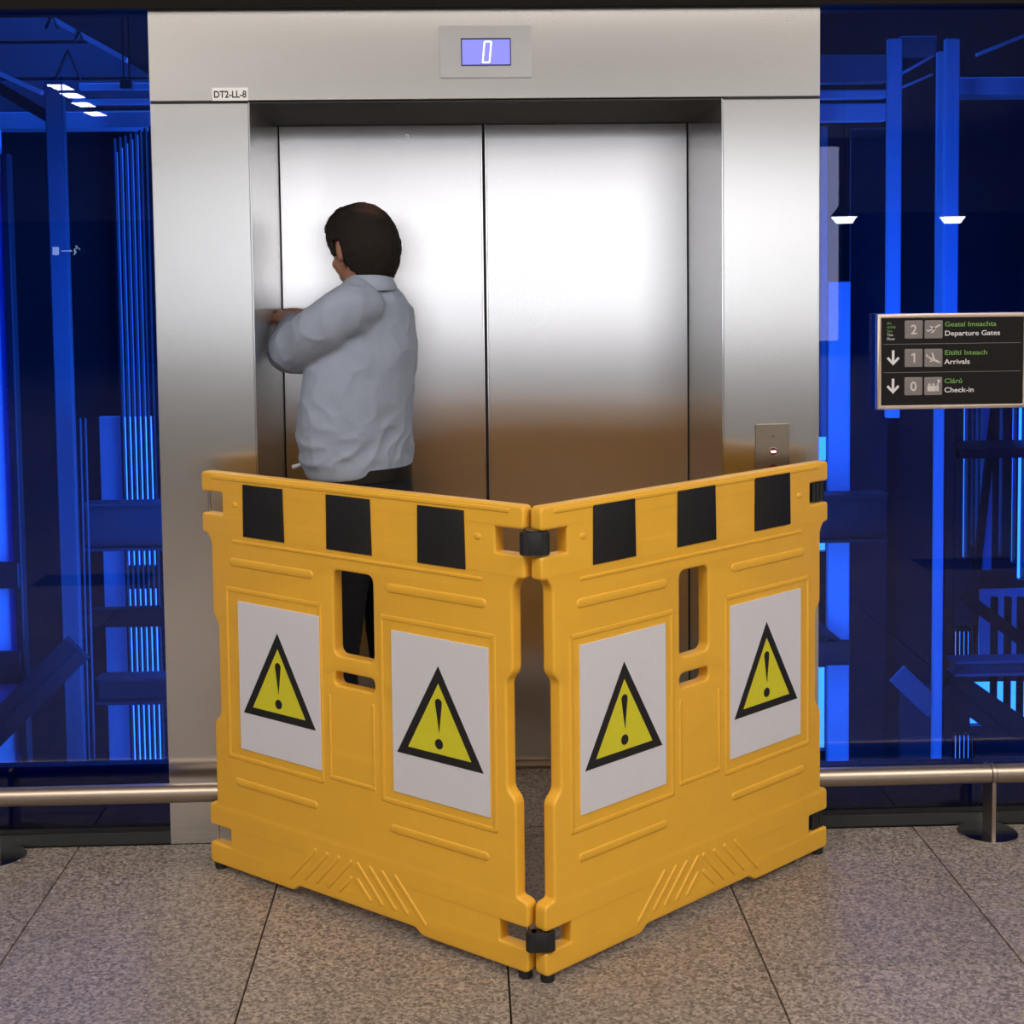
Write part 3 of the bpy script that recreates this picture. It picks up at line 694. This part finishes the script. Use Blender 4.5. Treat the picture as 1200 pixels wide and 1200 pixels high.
bm = bmesh.new(); add_cyl(bm, (0, 0, 0), (0, 0, 4.2-p.z-.07), .008, seg=8); obj('rod', bm, 'dark', cr)

# ---------------------------------------------------------------- the man
FACE = math.atan2(.66, .75)
base = at(424, 480, .13); base.z = 0
man = thing('person', 'man in pale blue-grey shirt and black trousers reaching to the left door jamb', 'person', base, FACE)
MI = (Matrix.Translation(base) @ Matrix.Rotation(FACE, 4, 'Z')).inverted()
def loc(px, py, Y): return MI @ at(px, py, Y)
def ell(bm, c, r, mtx=None, seg=20):
    b = bmesh.new(); bmesh.ops.create_uvsphere(b, u_segments=seg, v_segments=seg//2+2, radius=1)
    mm = Matrix.Translation(Vector(c)) @ (mtx.to_4x4() if mtx else Matrix.Identity(4)) @ Matrix.Diagonal((*r, 1))
    merge(bm, b, mm)
def cat_(P, t):
    n = len(P)-1; i = min(int(t), n-1); f = t-i
    p = [P[max(i-1, 0)], P[i], P[i+1], P[min(i+2, n)]]
    return .5*((2*p[1])+(p[2]-p[0])*f+(2*p[0]-5*p[1]+4*p[2]-p[3])*f*f+(3*p[1]-p[0]-3*p[2]+p[3])*f**3)
def limb(bm, pts, rad, inf=0.0, step=.35, sq=None, seg=14):
    V = [Vector((*p, r)) if not isinstance(p, Vector) else Vector((p.x, p.y, p.z, r)) for p, r in zip(pts, rad)]
    t = 0.0; n = len(V)-1
    while t <= n:
        v = cat_(V, min(t, n-1e-6)); r = v[3]+inf
        ell(bm, v[:3], (r, r*(sq or 1), r), None, seg)
        i = min(int(t), n-1); d = (V[i+1].xyz-V[i].xyz).length
        t += max(.03, step*max(r, .004)/max(d, .004))
def stack(bm, rows, inf=0.0, n=46):
    """torso as a spline of flattened ellipsoids: rows of (x, y, z, half width, half depth)"""
    for i in range(n+1):
        t = i/n*(len(rows)-1); j = min(int(t), len(rows)-2); f = t-j
        def c(k): 
            p = [rows[max(j-1, 0)][k], rows[j][k], rows[j+1][k], rows[min(j+2, len(rows)-1)][k]]
            return .5*((2*p[1])+(p[2]-p[0])*f+(2*p[0]-5*p[1]+4*p[2]-p[3])*f*f+(3*p[1]-p[0]-3*p[2]+p[3])*f**3)
        ell(bm, (c(0), c(1), c(2)), (c(3)+inf, c(4)+inf, .028+inf), None, 28)
def remesh(name, bm, vox, mt, parent, smooth=2, disp=None):
    me = bpy.data.meshes.new('tmp'); bm.to_mesh(me); bm.free()
    t = bpy.data.objects.new('tmp', me); C.objects.link(t)
    md = t.modifiers.new('r', 'REMESH'); md.mode = 'VOXEL'; md.voxel_size = vox; md.adaptivity = 0
    if smooth: ms = t.modifiers.new('s', 'SMOOTH'); ms.factor = .6; ms.iterations = smooth
    dg = bpy.context.evaluated_depsgraph_get(); m2 = bpy.data.meshes.new_from_object(t.evaluated_get(dg))
    bpy.data.objects.remove(t); bpy.data.meshes.remove(me); m2.name = name; m2.materials.clear()
    if disp:
        ns = [v.normal.copy() for v in m2.vertices]
        for v, nn in zip(m2.vertices, ns): v.co += nn*disp(v.co)
    return link(name, m2, mt, parent, True)
# torso rows read off the photograph: (centre px, py, half width px)
TR = [(431, 338, 34), (430, 352, 50), (430, 375, 57), (429, 410, 61), (422, 445, 64), (418, 480, 66), (417, 510, 66), (419, 535, 63), (422, 552, 59)]
rows = []
for px, py, hwp in TR:
    q = loc(px, py, .13); a = hwp*.00283
    rows.append((q.x, q.y, q.z, a, a*.68 if py > 400 else a*.62))
hips = []
for px, py, hwp in ((425, 548, 54), (427, 575, 56), (428, 610, 58), (428, 640, 56)):
    q = loc(px, py, .13); hips.append((q.x, q.y, q.z, hwp*.00283, hwp*.00283*.72))
hc = Vector(hips[2][:3])
HEAD = loc(423, 292, .165)
hyaw = Matrix.Rotation(.10, 3, 'Z') @ Matrix.Rotation(-.22, 3, 'X')
def hp_(x, y, z): return HEAD + hyaw @ Vector((x, y, z))
lsh, rsh = loc(402, 364, -.005), loc(462, 372, .25)
lel, lwr, lha = loc(342, 412, .14), loc(343, 382, .37), loc(340, 367, .475)
rel, rwr, rha = loc(428, 432, .43), loc(372, 384, .47), loc(356, 372, .51)
def legs(inf, bm):
    for s in (-1, 1):
        x0 = hc.x+s*.092
        limb(bm, [Vector((x0, hc.y, hc.z-.03)), Vector((x0+s*.012, hc.y+.012, .68)), Vector((x0+s*.02, hc.y+.02, .48)), Vector((x0+s*.024, hc.y-.01, .30)), Vector((x0+s*.026, hc.y-.02, .085))],
             [.092, .080, .062, .056, .042], inf)
def feet(bm, inf):
    for s in (-1, 1):
        x0 = hc.x+s*.118; limb(bm, [Vector((x0, hc.y-.045, .036+inf*.5)), Vector((x0+s*.006, hc.y+.05, .04)), Vector((x0+s*.012, hc.y+.13, .030+inf*.3)), Vector((x0+s*.012, hc.y+.175, .024+inf*.3))], [.034, .040, .030, .022], inf, .3)
def hand(bm, wr, tip, s, up):
    """palm, thumb and five separate bent fingers reaching from the wrist towards tip"""
    d = (tip-wr).normalized(); sd = d.cross(up).normalized()*s; nn = sd.cross(d).normalized()*s
    ell(bm, wr+d*.045, (.012, .012, .012))
    for k in range(5): limb(bm, [wr+sd*(.008*(k-2))*.6, wr+d*.05+sd*(.0165*(k-2)), wr+d*.085+sd*(.0185*(k-2))], [.019, .0165, .012], 0, .3)
    for k, Lf in enumerate((.060, .078, .084, .078)):
        b = wr+d*.088+sd*(.021*(k-1.5)); c1 = b+d*Lf*.42-nn*.004; c2 = c1+d*Lf*.25-nn*Lf*.26; c3 = c2+d*Lf*.04-nn*Lf*.26
        limb(bm, [b, c1, c2, c3], [.0098, .0092, .0084, .0072], 0, .4, seg=10)
    b = wr+d*.03-sd*.034; limb(bm, [b, b+d*.03-sd*.018-nn*.012, b+d*.055-sd*.016-nn*.03, b+d*.068-sd*.006-nn*.042], [.0155, .0125, .0105, .009], 0, .35, seg=10)
# ---- one continuous body
bm = bmesh.new()
stack(bm, rows+hips[1:], -.013, 60)
for sh, el, wr in ((lsh, lel, lwr), (rsh, rel, rwr)):
    limb(bm, [Vector((rows[1][0], rows[1][1], sh.z)), sh, (sh+el)/2, el, (el+wr)/2, wr], [.05, .046, .042, .037, .034, .024])
legs(-.008, bm); feet(bm, -.004)
nb = Vector(rows[0][:3])
limb(bm, [nb-Vector((0, 0, .02)), nb+Vector((0, .01, .03)), hp_(0, -.022, -.06), hp_(0, -.02, -.02)], [.070, .058, .056, .06], 0, .25)
R3 = hyaw
ell(bm, hp_(0, -.006, .012), (.078, .097, .098), R3, 36)          # skull
ell(bm, hp_(0, .022, -.030), (.064, .070, .078), R3, 30)          # face
ell(bm, hp_(0, .048, -.088), (.034, .030, .024), R3)              # chin
ell(bm, hp_(0, .020, -.078), (.052, .052, .036), R3)              # jaw
ell(bm, hp_(0, .094, -.026), (.011, .018, .022), R3); ell(bm, hp_(0, .104, -.038), (.014, .012, .011), R3)
for s in (-1, 1):
    ell(bm, hp_(s*.030, .072, .016), (.022, .014, .008), R3); ell(bm, hp_(s*.040, .062, -.030), (.020, .018, .018), R3)
    ell(bm, hp_(s*.089, -.006, -.008), (.010, .019, .031), R3 @ Matrix.Rotation(s*.35, 3, 'Z')); ell(bm, hp_(s*.078, .002, -.036), (.007, .010, .014), R3)
ell(bm, hp_(0, .089, -.064), (.022, .008, .006), R3); ell(bm, hp_(0, .086, -.073), (.018, .008, .005), R3)
hand(bm, lwr, lha+Vector((0, .0, .0)), 1, Vector((.3, 0, 1))); hand(bm, rwr, rha, -1, Vector((.0, .0, 1)))
body = remesh('body', bm, .0048, 'skin', man, 1)
for s in (-1, 1):
    bm = bmesh.new(); ell(bm, hp_(s*.030, .075, .004), (.012, .012, .011), R3); e_ = obj('eye', bm, 'paper', man, True)
    bm = bmesh.new(); ell(bm, hp_(s*.030, .0845, .004), (.005, .003, .005), R3); obj('iris', bm, 'ink', e_, True)
# ---- clothes
def folds(co):
    z = co.z; p = co
    wz = rows[-1][2]
    a = .0045*noise.noise(Vector((p.x*7, p.y*7, p.z*5))+Vector((3, 1, 7)))*2
    q = noise.noise(Vector((p.x*9+p.z*6, p.y*9, p.z*16-p.x*9)))
    a += .015*(abs(q)**.6*-1+.4)*max(0, min(1, 1-(z-wz-.02)/.22))
    r = noise.noise(Vector((p.x*12-p.z*8, p.y*12, p.z*12+p.x*10+4)))
    a += .0075*(-abs(r)**.6+.4)
    return a*max(.12, min(1, (z-wz+.01)/.06))
bm = bmesh.new()
rs_ = [list(r) for r in rows]; rs_[-1][2] -= .006; rs_[-1][3] += .003; rs_[-1][4] += .006; rs_[-2][3] += .004; rs_[-2][4] += .006
stack(bm, rs_, 0.0, 60)
limb(bm, [lsh+Vector((.07, 0, .012)), lsh, loc(371, 392, .02), lel, lel.lerp(lwr, .5), lwr.lerp(lel, .06)], [.062, .064, .070, .066, .052, .038], .002, .10)
limb(bm, [rsh+Vector((-.07, 0, .012)), rsh, rsh.lerp(rel, .5), rel, rel.lerp(rwr, .5), rwr.lerp(rel, .06)], [.062, .062, .060, .054, .046, .036], .0, .12)
for s, sh in ((-1, lsh), (1, rsh)):
    limb(bm, [nb+Vector((s*.03, 0, -.005)), nb.lerp(sh, .55)+Vector((0, 0, .010)), sh], [.050, .058, .063], 0, .2)
    limb(bm, [nb.lerp(Vector(rows[3][:3]), .5), sh+Vector((0, 0, -.02))], [.085, .062], 0, .2)
shirt = remesh('shirt', bm, .0062, 'shirt', man, 9, folds)
# collar: a folded band round the neck
bm = bmesh.new(); n = 40; prof = [(.066, .004, .0), (.062, -.004, .036), (.066, .0, .041), (.074, .004, .033), (.086, .010, .004), (.084, .010, -.004)]
cc = nb+Vector((0, .004, -.002)); rg_ = []
for r_, dy, dz in prof:
    rg_.append([bm.verts.new(cc+Vector((math.cos(2*PI*k/n)*r_*1.0, math.sin(2*PI*k/n)*r_*1.04, dz*(1-.35*max(0, math.sin(2*PI*k/n)))-.042*max(0, math.sin(2*PI*k/n)+.25)))) for k in range(n)])
for i in range(len(rg_)):
    j = (i+1) % len(rg_)
    for k in range(n): bm.faces.new((rg_[i][k], rg_[i][(k+1) % n], rg_[j][(k+1) % n], rg_[j][k]))
shade(obj('collar', bm, 'shirt', shirt), 70)
bm = bmesh.new(); stack(bm, [(*hips[0][:2], hips[0][2]+.03, hips[0][3], hips[0][4])]+[(*h,) for h in hips], .0, 40); legs(.012, bm)
def tf(co): return .004*(-abs(noise.noise(co*9))**.6+.4)
remesh('trousers', bm, .008, 'trouser', man, 3, tf)
bm = bmesh.new(); feet(bm, .008)
remesh('shoe', bm, .006, 'shoe', man, 2)
# ---- hair
b = bmesh.new(); bmesh.ops.create_uvsphere(b, u_segments=96, v_segments=64, radius=1)
def zmin(y):
    P_ = [(-1.1, -.80), (-.35, -.78), (-.12, -.45), (.03, -.28), (.16, -.30), (.24, -.10), (.40, .36), (.75, .60), (1.1, .70)]
    for (a, c), (a2, c2) in zip(P_, P_[1:]):
        if y <= a2: return c+(c2-c)*(y-a)/(a2-a)
    return .8
dele = []
for f in b.faces:
    c = f.calc_center_median(); hole = abs(c.x) > .8 and -.14 < c.y < .16 and c.z < .16 and c.z > -.5
    if c.z < zmin(c.y)+.05*noise.noise(c*9) or hole: dele.append(f)
bmesh.ops.delete(b, geom=dele, context='FACES')
for v in b.verts:
    c = v.co.copy(); k = 1+.030*noise.noise(c*7)+.022*noise.noise(Vector((c.x*30, c.y*30, c.z*8)))
    zz = c.z*.112 if c.z > 0 else c.z*.128
    if c.y > .3 and c.z > .2: zz += .008
    v.co = Vector((c.x*.0885, c.y*.109-.004-(.004 if c.z < 0 else 0), zz+.008))*k
bmesh.ops.solidify(b, geom=b.faces[:], thickness=-.014)
bmesh.ops.transform(b, matrix=Matrix.Translation(HEAD) @ hyaw.to_4x4(), verts=b.verts)
hair = obj('hair', b, 'hair', man, True)
hn = M['hair'].node_tree; N_ = hn.nodes; L_n = hn.links
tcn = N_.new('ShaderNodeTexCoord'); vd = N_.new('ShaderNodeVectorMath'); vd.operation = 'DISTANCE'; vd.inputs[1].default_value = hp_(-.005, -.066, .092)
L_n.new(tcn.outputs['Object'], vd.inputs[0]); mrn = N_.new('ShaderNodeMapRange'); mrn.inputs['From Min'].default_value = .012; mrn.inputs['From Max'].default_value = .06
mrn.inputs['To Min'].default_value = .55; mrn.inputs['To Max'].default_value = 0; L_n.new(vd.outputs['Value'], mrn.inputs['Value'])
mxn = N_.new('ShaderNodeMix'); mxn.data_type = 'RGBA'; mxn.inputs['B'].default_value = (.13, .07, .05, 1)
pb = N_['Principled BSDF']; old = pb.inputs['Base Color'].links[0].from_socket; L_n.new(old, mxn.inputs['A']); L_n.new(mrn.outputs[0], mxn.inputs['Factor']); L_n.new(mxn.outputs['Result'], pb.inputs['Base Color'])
# belt and the loose white end of cloth at his waist
bm = bmesh.new(); h0 = hips[0]; cz = h0[2]-.012
poly_ = [(h0[0]+math.cos(2*PI*k/48)*(h0[3]+.004), h0[1]+math.sin(2*PI*k/48)*(h0[4]+.004)) for k in range(48)]
va = [[bm.verts.new((x*f+h0[0]*(1-f), y*f+h0[1]*(1-f), z)) for x, y in poly_] for f, z in ((1.03, cz-.018), (1.03, cz+.018), (.98, cz+.018), (.98, cz-.018))]
for i in range(4):
    for k in range(48): bm.faces.new((va[i][k], va[i][(k+1) % 48], va[(i+1) % 4][(k+1) % 48], va[(i+1) % 4][k]))
shade(obj('belt', bm, 'shoe', man))
p0 = loc(356, 541, .13); p1 = loc(344, 547, .15)
bm = bmesh.new(); limb(bm, [p0, p0.lerp(p1, .5)+Vector((0, 0, -.003)), p1], [.004, .006, .007], 0, .3)
c_ = remesh('cloth_tip', bm, .003, 'paper', man, 1); c_['label'] = 'loose white tip of cloth sticking out at the waist'
